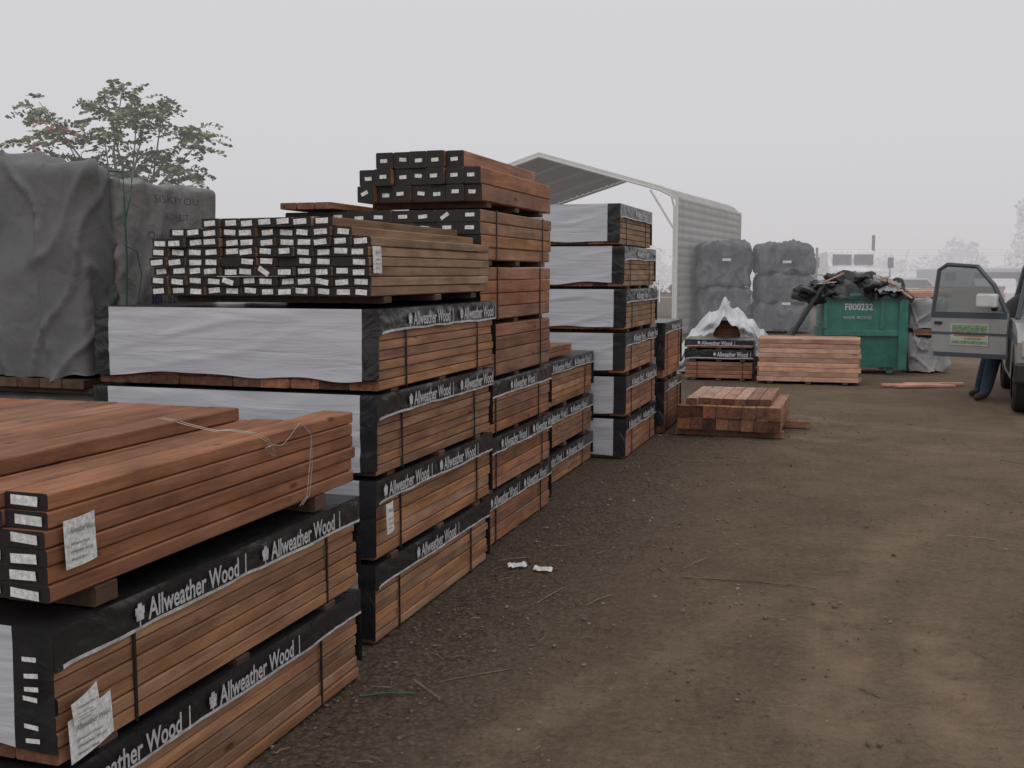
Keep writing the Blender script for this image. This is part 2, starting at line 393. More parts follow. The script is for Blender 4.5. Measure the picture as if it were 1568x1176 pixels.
for k in range(4): mb.poly([(.42+k*.024,-.066,1.50),(.438+k*.024,-.066,1.50),(.438+k*.024,-.066,1.60+.02*(k%2)),(.429+k*.024,-.066,1.64+.02*(k%2)),(.42+k*.024,-.066,1.60+.02*(k%2))],(0,-.001,0))
mb.obj('tarp_logo',[pp],s)
# white tarp over lumber
s=empty('white_tarp_covered_lumber',(2.78,18.7,0),math.radians(-12))
def wtop(a):
    prof=max(0,1-abs(a)**1.7)
    return .14+.98*prof+.22*math.exp(-((a+.08)/.09)**2)+.16*nz(a*4,2,1)+.05*nz(a*11,5,1)
def wt(u,v):
    a=u*2-1; x=.95+a*(.98+.12*nz(u*6,v*5,4))
    z=wtop(a)+.14*nz(u*9,v*6,7)*min(1,v*5)-.15*v
    return (x,v*1.4,max(.02,z))
mb=MB(); mb.grid(wt,90,40)
def wfront(u,v):
    a=u*2-1; x=.95+a*(.98+.12*nz(u*6,0,4))
    z=wtop(a)*(v)+.02*(1-v); w=(1-v)
    cr=abs(nz(u*9+v*2,v*5,3))+abs(nz(u*5-v*3,v*3,8))
    return (x+.07*nz(u*5,v*5,6)*w,-.0-(.34*cr+.08)*min(1,w*4)*(1 if abs(a)<.9 else .5),z)
def wm(u,v):
    a=u*2-1; k=.25+.10*nz(v*4,1,2)
    return -1 if (abs(a+.02)<k*(1.25-.6*v) and v<.74) else 0
mb.grid(wfront,110,44,wm)
mb.obj('tarp',['tarpw'],s,smooth=True)
pack(s,.05,.84,.80,.55,8,5,'wood2',False,x0=.53,y0=.04,dun=False,strap=False)
# far dark tarped stacks
for (px,py,w,dp,h1,seed,nt3) in ((5.38,31.2,1.45,1.5,2.6,1.,2),(7.0,31.0,1.58,1.5,2.52,5.,3)):
    s=empty('tarp_covered_lumber_stack',(px,py,0),math.radians(-8))
    hh=h1/nt3
    for t in range(nt3):
        o=.05*math.sin(seed+t*2.3)
        mb=rbox(o,w+o*.5,0,dp,.03+t*hh,(t+1)*hh+.02,.04,.17,seed+t*3,.22,.04,crease=.8,rb=.15,topfn=lambda x,y:.06*nz(x*2,y*2,seed))
        mb.obj('tarp_bundle_%d'%(t+1),['tarpf'],s,smooth=True)
    mb=MB()
    for zz in (h1*.33,h1*.80): mb.box(w*.45,w*.45+.24,-.12,-.11,zz,zz+.07)
    mb.obj('tarp_labels',['label'],s)
# ================= dumpster
s=empty('dumpster',(5.30,18.35,0),math.radians(-10))
mb=MB()
W=1.28
mb.poly([(.0,y,z) for y,z in [(.10,.12),(0,.70),(0,1.36),(1.2,1.36),(1.2,.7),(1.05,.12)]],(W,0,0))
mb.box(-.04,W+.04,-.05,0-.001,1.28,1.38)
mb.box(-.05,-.001,-.05,1.24,1.28,1.38); mb.box(W+.001,W+.05,-.05,1.24,1.28,1.38)
mb.box(-.05,-.002,.05,1.1,.62,.80); mb.box(W+.002,W+.06,.05,1.1,.62,.80)
mb.box(.02,W-.02,-.045,-.002,.66,.76)
for x in (.0,.92): mb.box(x+.0,x+.07,-.035,-.0015,.78,1.275)
mb.box(W-.06,W+.08,-.08,.02,.10,1.27)
for x in (.1,W-.2):
    for y in (.15,.95): mb.box(x,x+.1,y,y+.1,.02,.118)
mb.obj('steel_body',['teal'],s,bevel=.008)
me=textmesh('F800232','num',.03); me.materials.append(M['textw']); put_text(me,'number_print',s,.34,-.010,1.10,.46,.11)
me=textmesh('WASTE  RECYCLE','num2',.0); me.materials.append(M['textw']); put_text(me,'small_print',s,.32,-.010,.95,.46,.045)
def lump(cx,cy,cz,rx,ry,rz,seed,mats,name,par,n=18,amp=.35):
    mb=MB()
    def fn(u,v):
        th=u*2*math.pi; ph=v*math.pi
        d=Vector((math.cos(th)*math.sin(ph),math.sin(th)*math.sin(ph),math.cos(ph)))
        k=1+amp*(nz(d.x*1.8+seed,d.y*1.8,d.z*1.8)-.6*abs(nz(d.x*3.5,d.y*3.5+seed,d.z*3.5)))
        return (cx+d.x*rx*k,cy+d.y*ry*k,cz+d.z*rz*k)
    mb.grid(fn,n*2,n); return mb.obj(name,mats,par,smooth=True)
for i,(x,z,rx,rz,mt) in enumerate(((-.1,1.40,.34,.17,'bag'),(.25,1.48,.42,.22,'bag'),(.6,1.52,.38,.2,'bag'),(.9,1.46,.34,.18,'bag'),(1.15,1.38,.3,.15,'bag'),(1.1,1.48,.18,.06,'tarpg'),(.05,1.56,.16,.05,'tarpg'))):
    lump(x,.25+.2*(i%3),z,rx,.4,rz,i*3.1,[mt],'rubbish_bag',s,amp=.8)
def sheet(fn,nm,mt,a=30,b=18):
    mb=MB(); mb.grid(fn,a,b); mb.obj(nm,[mt],s,smooth=True)
sheet(lambda u,v:(-.04-u*.85,-.02-.1*u+.8*v*(1-.5*u)+.04*nz(u*5,v*5,1),1.42-u*(1.05)-.12*math.sin(u*3)+.10*nz(u*6,v*4,8)),'hanging_black_sheet','bag')
sheet(lambda u,v:(-.1+u*1.4,-.10-.1*abs(nz(u*6,v*3,2))+.9*v,1.40+.28*math.sin(min(1,v*1.4)*2.6)*(.55+.6*abs(nz(u*3,v*2,5)))+.12*nz(u*7,v*5,3)-.10*(v<.08)),'crumpled_black_sheet','bag',50,30)
sheet(lambda u,v:(.80+u*.45,-.16-.03*nz(u*6,v*3,2)+.3*v,1.42+.28*v*(1-.5*u)+.07*nz(u*8,v*6,13)),'pale_plastic_scrap','tarpg')
mb=MB(); mb.tube([(.9,-.02,1.66),(1.4,-.14,1.30)],.02); mb.tube([(.8,.0,1.65),(1.2,-.14,1.5)],.015); mb.tube([(-.15,.0,1.5),(.3,-.1,1.72)],.015); mb.obj('sticks',['woodl'],s)
s=empty('leaning_pole',(0,0,0)); mb=MB(); mb.tube([(4.25,17.75,.02),(4.62,17.95,.62),(5.26,18.27,1.52)],.04,8); mb.obj('pole',['strap'],s)
# grey tarp bundle
s=empty('tarp_covered_lumber_stack',(6.83,18.5,0),math.radians(-12))
rbox(0,.66,0,1.3,.05,.66,.025,.08,2.,.20,.07).obj('lower_tarp',['tarpg'],s,smooth=True)
rbox(.02,.58,0.05,1.3,.78,1.28,.025,.1,7.,.22,.05).obj('upper_tarp',['tarpg'],s,smooth=True)
pack(s,.66,.10,.5,.9,2,5,'wood2',False,x0=.05,y0=-.04,dun=False,strap=False)
pack(s,1.3,.12,.7,.8,2,5,'woodl',False,x0=.0,y0=.3,dun=False,strap=False)
mb=MB()
for k,(x,y,a) in enumerate(((5.6,16.2,.05),(5.75,16.05,-.03),(6.0,16.35,.0))):
    mb.board(x,x+.9,y,y+.12,.012,.05,R.random())
mb.obj('loose_planks',['woodl','woodl'])
# ================= carport
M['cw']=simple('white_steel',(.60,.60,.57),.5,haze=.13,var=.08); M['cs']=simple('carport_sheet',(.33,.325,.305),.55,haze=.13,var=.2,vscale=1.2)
s=empty('carport',(4.53,30,0),math.atan2(.92,.391))
Lc=8.8;wd=8.14;ev=3.95;pk=5.15
def cprof(t):
    y=t*wd; z=pk-(abs(y-wd/2)/(wd/2))*(pk-ev)
    e=min(y,wd-y)
    if e<.35: z-=(.35-e)**2*1.6
    return y,z
mb=MB()
def roof(u,v):
    y,z=cprof(v); return (u*Lc,y,z+.018*math.sin(v*wd/.23*2*math.pi))
mb.grid(roof,2,220,lambda u,v:0)
mb.grid(lambda u,v:(u*Lc,0.0-.018*abs(math.sin(v*ev/.23*math.pi))-.02,v*(ev-.2)),2,120)
mb.grid(lambda u,v:(u*Lc,v*.0-.0+.0,ev-.2+v*.05),2,1)
mb.obj('roof_and_wall_sheets',['cs'],s,smooth=True)
mb=MB()
for x in (0,2.2,4.4,6.6,8.8):
    pts=[(x,.06,0),(x,.06,ev-.45),(x,.15,ev-.1)]+[(x,)+(cprof(t)[0],cprof(t)[1]-.07) for t in (.06,.2,.35,.5,.65,.8,.94)]+[(x,wd-.15,ev-.1),(x,wd-.06,ev-.45),(x,wd-.06,0)]
    mb.tube(pts,.035,6)
    if x in (0,8.8): mb.tube([(x,.07,ev-1.0),(x,.75,ev+.08)],.03,6); mb.tube([(x,wd-.07,ev-1.0),(x,wd-.75,ev+.08)],.03,6)
mb.obj('steel_frame',['cw'],s)
mb=MB()
for x in (-.02,Lc+.02):
    for k in range(40):
        a=cprof(k/40);b=cprof((k+1)/40)
        mb.quad((x,a[0],a[1]+.05),(x,b[0],b[1]+.05),(x,b[0],b[1]-.07),(x,a[0],a[1]-.07))
    mb.box(x-.01,x+.03,-.05,.03,0,ev-.1)
mb.obj('edge_trim',['cw'],s)
# ================= pickup
def pickup():
    s=empty('pickup_truck',(6.47,13.95,0),0)
    al=math.radians(-22); h=Vector((math.sin(al),-math.cos(al))); s.rotation_euler=(0,0,math.atan2(h.y,h.x))
    M['sil']=simple('silver_paint',(.36,.36,.36),.3,metal=.3,var=.10,haze=.02); M['nav']=simple('dark_blue_paint',(.025,.04,.055),.35,var=.1,haze=.03)
    M['blk']=simple('black_trim',(.02,.02,.02),.5); M['rub']=simple('tyre_rubber',(.03,.027,.025),.8,bump=.3)
    M['chr']=simple('chrome',(.6,.6,.6),.2,metal=.9); M['lens']=simple('headlight_lens',(.5,.48,.42),.15)
    M['int']=simple('dark_interior',(.03,.03,.032),.8)
    g,nt,b=newmat('window_glass'); b.inputs['Base Color'].default_value=(.20,.24,.24,1); b.inputs['Roughness'].default_value=.08; b.inputs['Alpha'].default_value=.5; M['gls']=g
    mb=MB(); Wd=1.85
    def arch(cx,r,n=10): return [(cx+r*math.cos(math.pi*k/n),.42+r*math.sin(math.pi*k/n)) for k in range(n+1)]
    pr=[(1.32,.45)]+arch(.62,.43)+[(.12,.36),(-1.2,.36)]+arch(-2.35,.43)+[(-3.6,.5),(-3.6,1.15),(-1.3,1.15),(-1.25,1.12),(0.0,1.12),(.7,1.10),(1.25,1.02),(1.34,.9)]
    mb.poly([(x,0,z) for x,z in pr],(0,Wd,0),0)
    mb.box(-3.55,-1.35,.08,Wd-.08,1.155,1.16,2)
    mb.obj('body_shell',['sil','nav','blk'],s,bevel=.03)
    mb=MB(); mb.poly([(x,-.004,z) for x,z in [(-1.2,1.0),(0.0,1.0),(1.25,.93),(1.3,.86),(.1,.86),(-1.2,.86)]],(0,-.004,0)); mb.obj('side_stripe',['nav'],s)
    mb=MB()
    def pil(a,b,r=.035): mb.tube([a,b],r,6)
    zb,zt=1.12,1.80
    A=[(.02,.06,zb),(.02,Wd-.06,zb),(-.48,.2,zt),(-.48,Wd-.2,zt),(-1.22,.06,zb),(-1.22,Wd-.06,zb),(-1.08,.2,zt),(-1.08,Wd-.2,zt)]
    pil(A[0],A[2]);pil(A[1],A[3]);pil(A[4],A[6],.05);pil(A[5],A[7],.05)
    mb.box(-1.12,-.44,.16,Wd-.16,zt-.03,zt+.03)
    mb.obj('cab_frame',['nav'],s,bevel=.015)
    mb=MB()
    mb.quad((.0,.09,zb),(.0,Wd-.09,zb),(-.46,Wd-.23,zt-.03),(-.46,.23,zt-.03))
    mb.quad((-1.2,.1,zb),(-1.2,Wd-.1,zb),(-1.09,Wd-.23,zt-.03),(-1.09,.23,zt-.03))
    mb.quad((-.0,Wd-.08,zb),(-1.2,Wd-.08,zb),(-1.07,Wd-.21,zt-.03),(-.47,Wd-.21,zt-.03))
    mb.obj('cab_glass',['gls'],s)
    mb=MB(); mb.box(-1.14,-.03,-.006,-.002,.42,1.10); mb.obj('door_shade_panel',['int'],s)  # dark panel on the solid body side, imitates shade inside the open cab
    mb=MB(); mb.box(-1.1,-.92,1.05,1.65,1.125,1.66); mb.box(-1.1,-.95,.2,.8,1.125,1.6); mb.obj('seats',['int'],s,bevel=.04)
    mb=MB(); mb.box(1.345,1.50,-.03,Wd+.03,.42,.66); mb.obj('front_bumper',['blk'],s,bevel=.03)
    mb=MB(); mb.box(1.32,1.36,.40,Wd-.40,.70,.96,0)
    for k in range(5): mb.box(1.361,1.37,.42,Wd-.42,.72+k*.048,.735+k*.048,1)
    mb.obj('grille',['blk','chr'],s)
    mb=MB(); mb.box(1.31,1.365,.05,.38,.72,.94); mb.box(1.31,1.365,Wd-.38,Wd-.05,.72,.94); mb.obj('headlights',['lens'],s,bevel=.02)
    for i,(x,y) in enumerate(((.62,.12),(.62,Wd-.12),(-2.35,.12),(-2.35,Wd-.12))):
        mb=MB(); pr=[(-.12,.24),(-.12,.34),(-.09,.375),(.09,.375),(.12,.34),(.12,.24)]
        n=36
        def fw(u,v):
            a=u*2*math.pi; k=v*(len(pr)-1); k0=min(int(k),len(pr)-2); t=k-k0
            yy=pr[k0][0]*(1-t)+pr[k0+1][0]*t; r=pr[k0][1]*(1-t)+pr[k0+1][1]*t
            return (x+math.cos(a)*r,y+yy,.378+math.sin(a)*r)
        mb.grid(fw,n,5)
        for sd in (-.10,.10):
            mb.poly([(x+math.cos(2*math.pi*k/n)*.25,y+sd,.378+math.sin(2*math.pi*k/n)*.25) for k in range(n)],(0,.01,0),1)
            mb.poly([(x+math.cos(2*math.pi*k/10)*.07,y+sd*1.15,.378+math.sin(2*math.pi*k/10)*.07) for k in range(10)],(0,.01,0),2)
        mb.obj('wheel_%d'%(i+1),['rub','sil','blk'],s)
    dr=empty('open_door',(0,0,0)); dr.parent=s; dr.location=(-.02,-.03,0); dr.scale=(.92,1,1)
    dr.rotation_euler=(0,0,math.pi+math.radians(66))
    mb=MB()
    mb.poly([(0,0,.60),(1.02,0,.60),(1.08,0,.70),(1.10,0,1.20),(0,0,1.20)],(0,.07,0),0)
    mb.obj('door_panel',['sil'],dr,bevel=.012)
    mb=MB(); mb.box(.0,1.10,.072,.076,1.12,1.20); mb.box(.0,1.09,.072,.08,.90,.93); mb.box(.0,1.04,.072,.078,.60,.66); mb.obj('door_dark_trim',['nav'],dr)
    mb=MB()
    P=[(.02,.035,1.20),(.22,.035,1.56),(.46,.035,1.80),(.90,.035,1.83),(1.02,.035,1.76),(1.09,.035,1.20)]
    mb.tube(P,.032,6); mb.obj('window_frame',['nav'],dr)
    mb=MB(); q=[(p[0],.04,p[2]) for p in P]; mb.poly(q,(0,.004,0)); mb.obj('window_pane',['gls'],dr)
    mb=MB(); mb.box(.93,1.04,.078,.10,1.03,1.07); mb.obj('door_handle',['blk'],dr,bevel=.008)
    mb=MB(); mb.box(.25,.80,.0765,.0795,.76,1.05,0); mb.box(.27,.78,.0797,.0803,.93,1.03,1); mb.box(.30,.75,.0797,.0803,.88,.90,2); mb.box(.27,.78,.0797,.0803,.78,.82,1); mb.box(.32,.6,.0797,.0803,.84,.86,1); mb.obj('door_sign',[simple('sign_pale',(.42,.47,.40),.5),simple('sign_green',(.20,.27,.17),.5,var=.6,vscale=25),simple('sign_red',(.4,.1,.08),.5)],dr)
    mb=MB(); mb.box(.10,.38,.13,.25,1.27,1.45,0); mb.box(.12,.22,.075,.13,1.22,1.31,1); mb.obj('mirror',[simple('mirror_shell',(.6,.6,.6),.3),'blk'],dr,bevel=.035)
pickup()
def person():
    J=[((6.64,14.62,.93),.145),((6.68,14.62,1.10),.135),((6.82,14.60,1.27),.155),((6.92,14.59,1.37),.09),((6.98,14.58,1.44),.055),((7.06,14.57,1.53),.09),((7.08,14.57,1.60),.075),
       ((6.58,14.54,.84),.12),((6.47,14.46,.50),.095),((6.38,14.42,.16),.085),((6.34,14.40,.075),.062),((6.20,14.36,.05),.045),
       ((6.62,14.72,.84),.12),((6.54,14.78,.50),.095),((6.50,14.86,.16),.085),((6.47,14.86,.075),.062),((6.33,14.83,.05),.045),
       ((6.88,14.42,1.33),.06),((7.03,14.38,1.20),.045),((7.20,14.42,1.18),.033),((7.27,14.43,1.18),.03),
       ((6.90,14.76,1.33),.06),((7.05,14.80,1.20),.045),((7.20,14.74,1.18),.033),((7.27,14.73,1.18),.03)]
    E=[(0,1),(1,2),(2,3),(3,4),(4,5),(5,6),(0,7),(7,8),(8,9),(9,10),(10,11),(0,12),(12,13),(13,14),(14,15),(15,16),(3,17),(17,18),(18,19),(19,20),(3,21),(21,22),(22,23),(23,24)]
    me=bpy.data.meshes.new('p'); me.from_pydata([j[0] for j in J],E,[])
    o=bpy.data.objects.new('p',me); scn.collection.objects.link(o)
    sk=o.modifiers.new('s','SKIN'); 
    for i,j in enumerate(J): me.skin_vertices[0].data[i].radius=(j[1],j[1])
    me.skin_vertices[0].data[0].use_root=True
    sb=o.modifiers.new('ss','SUBSURF'); sb.levels=2; sb.render_levels=2
    bpy.context.view_layer.update(); dg=bpy.context.evaluated_depsgraph_get()
    m2=bpy.data.meshes.new_from_object(o.evaluated_get(dg)); bpy.data.objects.remove(o)
    for mt in (simple('denim',(.03,.042,.075),.85,bump=.5,bscale=20),simple('dark_jacket',(.04,.04,.045),.8),simple('skin',(.42,.24,.17),.6),simple('dark_boot',(.03,.025,.02),.7),simple('hair',(.03,.02,.015),.8)): m2.materials.append(mt)
    for p in m2.polygons:
        c=p.center; p.use_smooth=True
        k=1
        if c.z<.98: k=0
        if c.z<.11: k=3
        if c.x>7.21: k=2
        if c.x>6.96 and c.z>1.44: k=2 if (c.x>7.06 and c.z<1.6) else 4
        p.material_index=k
    ob=bpy.data.objects.new('person_leaning_into_truck',m2); scn.collection.objects.link(ob)
person()
# ================= far vehicles
M['fw']=simple('far_white_paint',(.80,.80,.80),.5,haze=.30); M['fd']=simple('far_dark',(.05,.05,.06),.6,haze=.36); M['fb']=simple('far_blue',(.12,.16,.22),.5,haze=.55)
M['fg']=simple('far_pale',(.4,.4,.42),.5,haze=.55)
s=empty('semi_truck',(15.2,52,0),0)
mb=MB(); W=2.3
mb.poly([(0,0,1.1),(0,2.2,1.1),(0,2.2,2.75),(0,.35,2.85),(0,.05,2.1)],(W,0,0)); mb.box(.35,1.95,-1.7,-.005,.95,1.95); mb.box(-.1,W+.1,-1.9,-1.71,.5,.85)
mb.box(-.05,.34,-1.3,-.3,.6,1.3); mb.box(1.96,2.35,-1.3,-.3,.6,1.3)
mb.obj('cab',['fw'],s,bevel=.08)
mb=MB(); mb.box(.18,1.08,-.02,.03,2.15,2.65); mb.box(1.2,2.12,-.02,.03,2.15,2.65); mb.box(.6,1.7,-1.72,-1.705,1.1,1.8)
for x in (.1,1.85): mb.tube([(x,-.9,.5),(x+.35,-.9,.5)],.5,18)
mb.obj('windows_grille_wheels',['fd'],s)
mb=MB(); mb.tube([(2.5,1.2,.8),(2.5,1.2,3.6)],.08,8); mb.tube([(-.25,1.2,.8),(-.25,1.2,3.0)],.06,8); mb.tube([(2.35,-.1,1.5),(2.9,-.1,1.6),(2.9,-.1,2.5)],.05); mb.tube([(-.05,-.1,1.6),(-.6,-.1,1.7),(-.6,-.1,2.5)],.05)
mb.box(2.8,3.05,-.15,-.05,2.0,2.5); mb.box(-.75,-.5,-.15,-.05,2.0,2.5); mb.obj('exhaust_stacks_mirrors',['fd'],s)
mb=MB(); mb.box(.0,2.4,2.5,8,1.1,2.2); mb.obj('flatbed_load',['fd'],s)
def fcar(name,x,y,yaw,mat,van=False):
    s=empty(name,(x,y,0),yaw); mb=MB()
    top=[(-2.2,.35),(2.2,.35),(2.25,.8),(1.3,1.0),(.7,1.5),(-1.2,1.5),(-1.8,1.0),(-2.25,.9)] if not van else [(-2.4,.35),(2.4,.35),(2.45,1.1),(1.8,1.3),(1.3,2.0),(-2.4,2.0)]
    mb.poly([(p[0],0,p[1]) for p in top],(0,1.75,0)); mb.obj('body',[mat],s,bevel=.08)
    mb=MB()
    if van: mb.box(-1.9,1.1,-.02,1.77,1.35,1.8)
    else: mb.poly([(-1.5,-.01,1.03),(1.0,-.01,1.03),(.6,-.01,1.42),(-1.1,-.01,1.42)],(0,1.77,0))
    for cx in (-1.4,1.4): mb.tube([(cx,-.03,.36),(cx,1.78,.36)],.36,16)
    mb.obj('windows_and_tyres',['fd'],s)
fcar('parked_car',20.5,55,.1,'fb'); fcar('parked_car',23.2,50,1.2,'fg'); fcar('parked_van',24.8,58,.3,'fb',True); fcar('parked_van',24.0,51.5,-.2,'fb',True)
mb=MB()
M['ff']=simple('far_fence_steel',(.3,.3,.3),.6,haze=.85)
x=-60
while x<90:
    mb.tube([(x,66,0),(x,66,2.9)],.035,5); mb.tube([(x,66,2.9),(x,65.6,3.2)],.02,4); x+=3
for z in (.3,1.2,2.1,2.85,3.0,3.18): mb.tube([(-60,66-(.0 if z<2.9 else (z-2.9)*1.2),z),(90,66-(.0 if z<2.9 else (z-2.9)*1.2),z)],.010,4)
mb.obj('chain_link_fence',['ff'])
M['fwood']=simple('far_wood',(.3,.17,.12),.7,haze=.28)
for i,(x,y,w,h) in enumerate(((13.2,36,2.0,1.25),(17,44,3,1.3))):
    s=empty('lumber_stack',(x,y,0),.0)
    mb=MB()
    for r in range(int(h/.15)):
        for c in range(5): mb.board(R.random()*.1,w+R.random()*.1,c*.25,c*.25+.24,.02+r*.15,.02+r*.15+.14,R.random())
    mb.obj('boards',['fwood','fwood'],s)
# ================= trees
def leafmat(name,haze=0,k=1.):
    m,nt,b=newmat(name); L=nt.links
    at=N(nt,'ShaderNodeAttribute',attribute_name='tint')
    r=ramp(nt,[(0,hz((.07*k,.10*k,.04*k),haze)),(.45,hz((.17*k,.205*k,.095*k),haze)),(.75,hz((.26*k,.28*k,.14*k),haze)),(.9,hz((.26*k,.14*k,.10*k),haze)),(1.,hz((.28*k,.12*k,.09*k),haze))])
    L.new(at.outputs['Fac'],r.inputs['Fac']); L.new(r.outputs['Color'],b.inputs['Base Color']); b.inputs['Roughness'].default_value=.7
    b.inputs['Specular IOR Level'].default_value=.2*(1-haze)
    emis(b,haze)
    return m
M['leaf']=leafmat('locust_leaves',.13); M['bark']=simple('bark',(.11,.09,.07),.9,haze=.15,bump=.4)
s=empty('locust_tree',(-4.9,14,0)); rr=random.Random(11)
sc=14/1650.
def cz(y): return 1.7+(420-y)*sc
def cx(x): return (x-784)*sc+4.9
clumps=[(cx(65),.2,cz(172),.22,.35),(cx(110),-.2,cz(212),.28,.95),(cx(175),.0,cz(175),.28,.4),(cx(210),.3,cz(178),.30,.5),(cx(245),-.2,cz(192),.27,.4),(cx(170),.0,cz(222),.34,.4),
 (cx(298),.1,cz(212),.24,.4),(cx(318),-.1,cz(232),.17,.45),(cx(240),.2,cz(255),.36,.3),(cx(68),-.1,cz(215),.19,.5),(cx(130),.1,cz(258),.34,.3),(cx(190),.2,cz(275),.45,.2),(cx(285),0,cz(266),.24,.35),(cx(75),0,cz(272),.26,.4),(cx(205),-.1,cz(152),.15,.5),(cx(258),.1,cz(170),.14,.55)]
bm_=MB(); lf=MB()
trunk=[(cx(190),0,0),(cx(188),.05,.8),(cx(192),0,1.6),(cx(190),0,2.3)]
bm_.tube(trunk,[.14,.11,.09,.07],8)
for c in clumps:
    a=Vector((cx(190)+rr.uniform(-.05,.05),0,rr.uniform(1.7,2.4))); b=Vector(c[:3]); m_=(a+b)/2+Vector((rr.uniform(-.15,.15),rr.uniform(-.1,.1),.1))
    pts=[a.lerp(m_,.5),m_,m_.lerp(b,.5)+Vector((0,0,.04)),b+Vector((0,0,c[3]*.5))]
    bm_.tube([a]+pts,[.04,.024,.014,.009,.004],6)
    ns=int(19*(c[3]/.3)**2)+8
    for k in range(ns):
        d=Vector((rr.gauss(0,1),rr.gauss(0,1),rr.gauss(0,.8))).normalized()
        base=b+Vector((rr.gauss(0,.40),rr.gauss(0,.45),rr.gauss(0,.32)))*c[3]
        ln=rr.uniform(.18,.36); up=Vector((d.x,d.y,.35*d.z+.35)).normalized()
        side=up.cross(Vector((rr.uniform(-.5,.5),rr.uniform(-.5,.5),1))).normalized()
        st=[]
        for q in range(7):
            t=q/6; p=base+up*ln*t+Vector((0,0,-.45*ln*t*t)); st.append(p)
        bm_.tube(st,[.0022]*7,3,cap=False)
        base_t=min(.75,max(0,rr.gauss(c[4],.2))) if c[4]<.9 else (rr.uniform(.78,1) if rr.random()<.55 else rr.uniform(.3,.6))
        for q in range(1,7):
            for sg in (-1,1):
                p=st[q]; l=rr.uniform(.055,.10); w=l*.30
                dr=(side*sg+up*.5+Vector((rr.uniform(-.2,.2),rr.uniform(-.2,.2),rr.uniform(-.7,.1)))).normalized(); wv=dr.cross(Vector((rr.gauss(0,1),rr.gauss(0,1),rr.gauss(0,1)))).normalized()
                t=min(1,max(0,base_t+rr.uniform(-.08,.08)))
                lf.quad(p,p+dr*l*.5+wv*w,p+dr*l,p+dr*l*.5-wv*w,0,t)
bm_.obj('trunk_and_limbs',['bark'],s,smooth=True); lf.obj('leaves',['leaf'],s)
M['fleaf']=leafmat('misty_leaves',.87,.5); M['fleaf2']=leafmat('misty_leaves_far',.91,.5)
def treeline(name,mat,trees,seed,nc=16,nl=130,l=.3):
    rr=random.Random(seed); mb=MB()
    for (x,y,h,w) in trees:
        mb.tube([(x,y,0),(x+.1,y,h*.3),(x,y,h*.7)],[.25,.2,.08],6,t=.1)
        cl=[]
        for _ in range(nc):
            f=rr.random(); cl.append((x+rr.gauss(0,w*.22)*(1.1-f*.6),y+rr.gauss(0,w*.2),h*(.25+.62*f),w*rr.uniform(.13,.22)))
        for c in cl:
            for k in range(nl):
                d=Vector((rr.uniform(-1,1),rr.uniform(-1,1),rr.uniform(-1,1)))
                if d.length>1: continue
                p=Vector(c[:3])+d*c[3]
                a=Vector((rr.gauss(0,1),rr.gauss(0,1),rr.gauss(0,1))).normalized()*l; b=a.cross(Vector((rr.gauss(0,1),rr.gauss(0,1),1))).normalized()*l*.6
                mb.quad(p-a,p+b,p+a,p-b,0,min(.7,max(0,rr.gauss(.35,.15))))
    return mb.obj(name,[mat])
treeline('distant_trees','fleaf',[(44,90,8.2,7),(39,94,4.6,5),(48,90,7.5,6),(34,97,3.4,4),(28,97,3.0,4),(51,85,8,7),(12,97,4.2,6)],3)
treeline('distant_treeline','fleaf2',[(-70+i*5.5+rr.uniform(-1,1),115+rr.uniform(-5,5),rr.uniform(2.6,4.2),7) for i in range(32)],5,12,60,.32)
# ================= ground
def axis(lo,mid0,mid1,hi,st,g):
    a=list(np.arange(mid0,mid1,st)); d=st; x=a[-1]
    while x<hi: d*=g; x+=d; a.append(x)
    d=st; x=a[0]; b=[]
    while x>lo: d*=g; x-=d; b.append(x)
    return b[::-1]+a
xs=axis(-400,-1.6,5.0,400,.022,1.06); ys=axis(-60,1.8,8.5,500,.022,1.03)
V=[];nx=len(xs);ny=len(ys); A=[]
def trackmask(x,y):
    u=x*D.x+y*D.y; v=x*LV.x+y*LV.y
    m=0
    for (cx_,cy_,r,w,k) in ((9.5,2.0,7.0,.18,.8),(9.5,2.0,8.5,.2,.7),(8.5,2.6,4.6,.22,.9),(8.5,2.6,5.2,.15,.7),(11.,-4.,12.,.15,.6),(11,-4,13.5,.15,.7),(7.5,16,5.2,.22,.9),(7.5,16,6.6,.22,.9),(6,18,7.6,.2,.7)):
        d=abs(math.hypot(x-cx_,y-cy_)-r)
        if d<w: m=max(m,(1-(d/w)**3)*k*(.55+1.0*nz(x*.6+r,y*.6,r)))
    for (v0,w,u0,u1) in ((.03,.16,4.0,6.3),(-.42,.17,3.6,6.0),(-1.85,.15,4,16),(-.9,.14,2.5,5)):
        d=abs(v-v0+.05*math.sin(u*.7))
        if d<w and u0<u<u1: m=max(m,(1-(d/w)**4)*min(1,(u-u0)*1.5,(u1-u)*1.5))
    return max(0,min(1,m))
for y in ys:
    for x in xs:
        z=0;m=0
        if -4<x<14 and 1<y<24:
            m=trackmask(x,y)
            u=x*D.x+y*D.y
            z=.014*nz(x*1.3,y*1.3,0)+.009*nz(x*4,y*4,3)+.007*nz(x*12,y*12,5)*(1-.7*m)-.012*m*(.6+.4*nz(x*2,y*2,1))
            if y<8: z+=.0065*m*math.sin(u*95+4*nz(x*3,y*3,2))
            v=x*LV.x+y*LV.y
            k=max(0,min(1,(v-.3)/1.2)); z+=.010*(k*.8+.25)*abs(nz(x*20,y*20,9))
            if v>1.7: z=min(z,.006)*max(0,1-(v-1.7)*3)
        A.append(m); V.append((x,y,z))
F=[(j*nx+i,j*nx+i+1,(j+1)*nx+i+1,(j+1)*nx+i) for j in range(ny-1) for i in range(nx-1)]
me=bpy.data.meshes.new('ground'); me.from_pydata(V,[],F); a=me.attributes.new('track','FLOAT','POINT'); a.data.foreach_set('value',A)
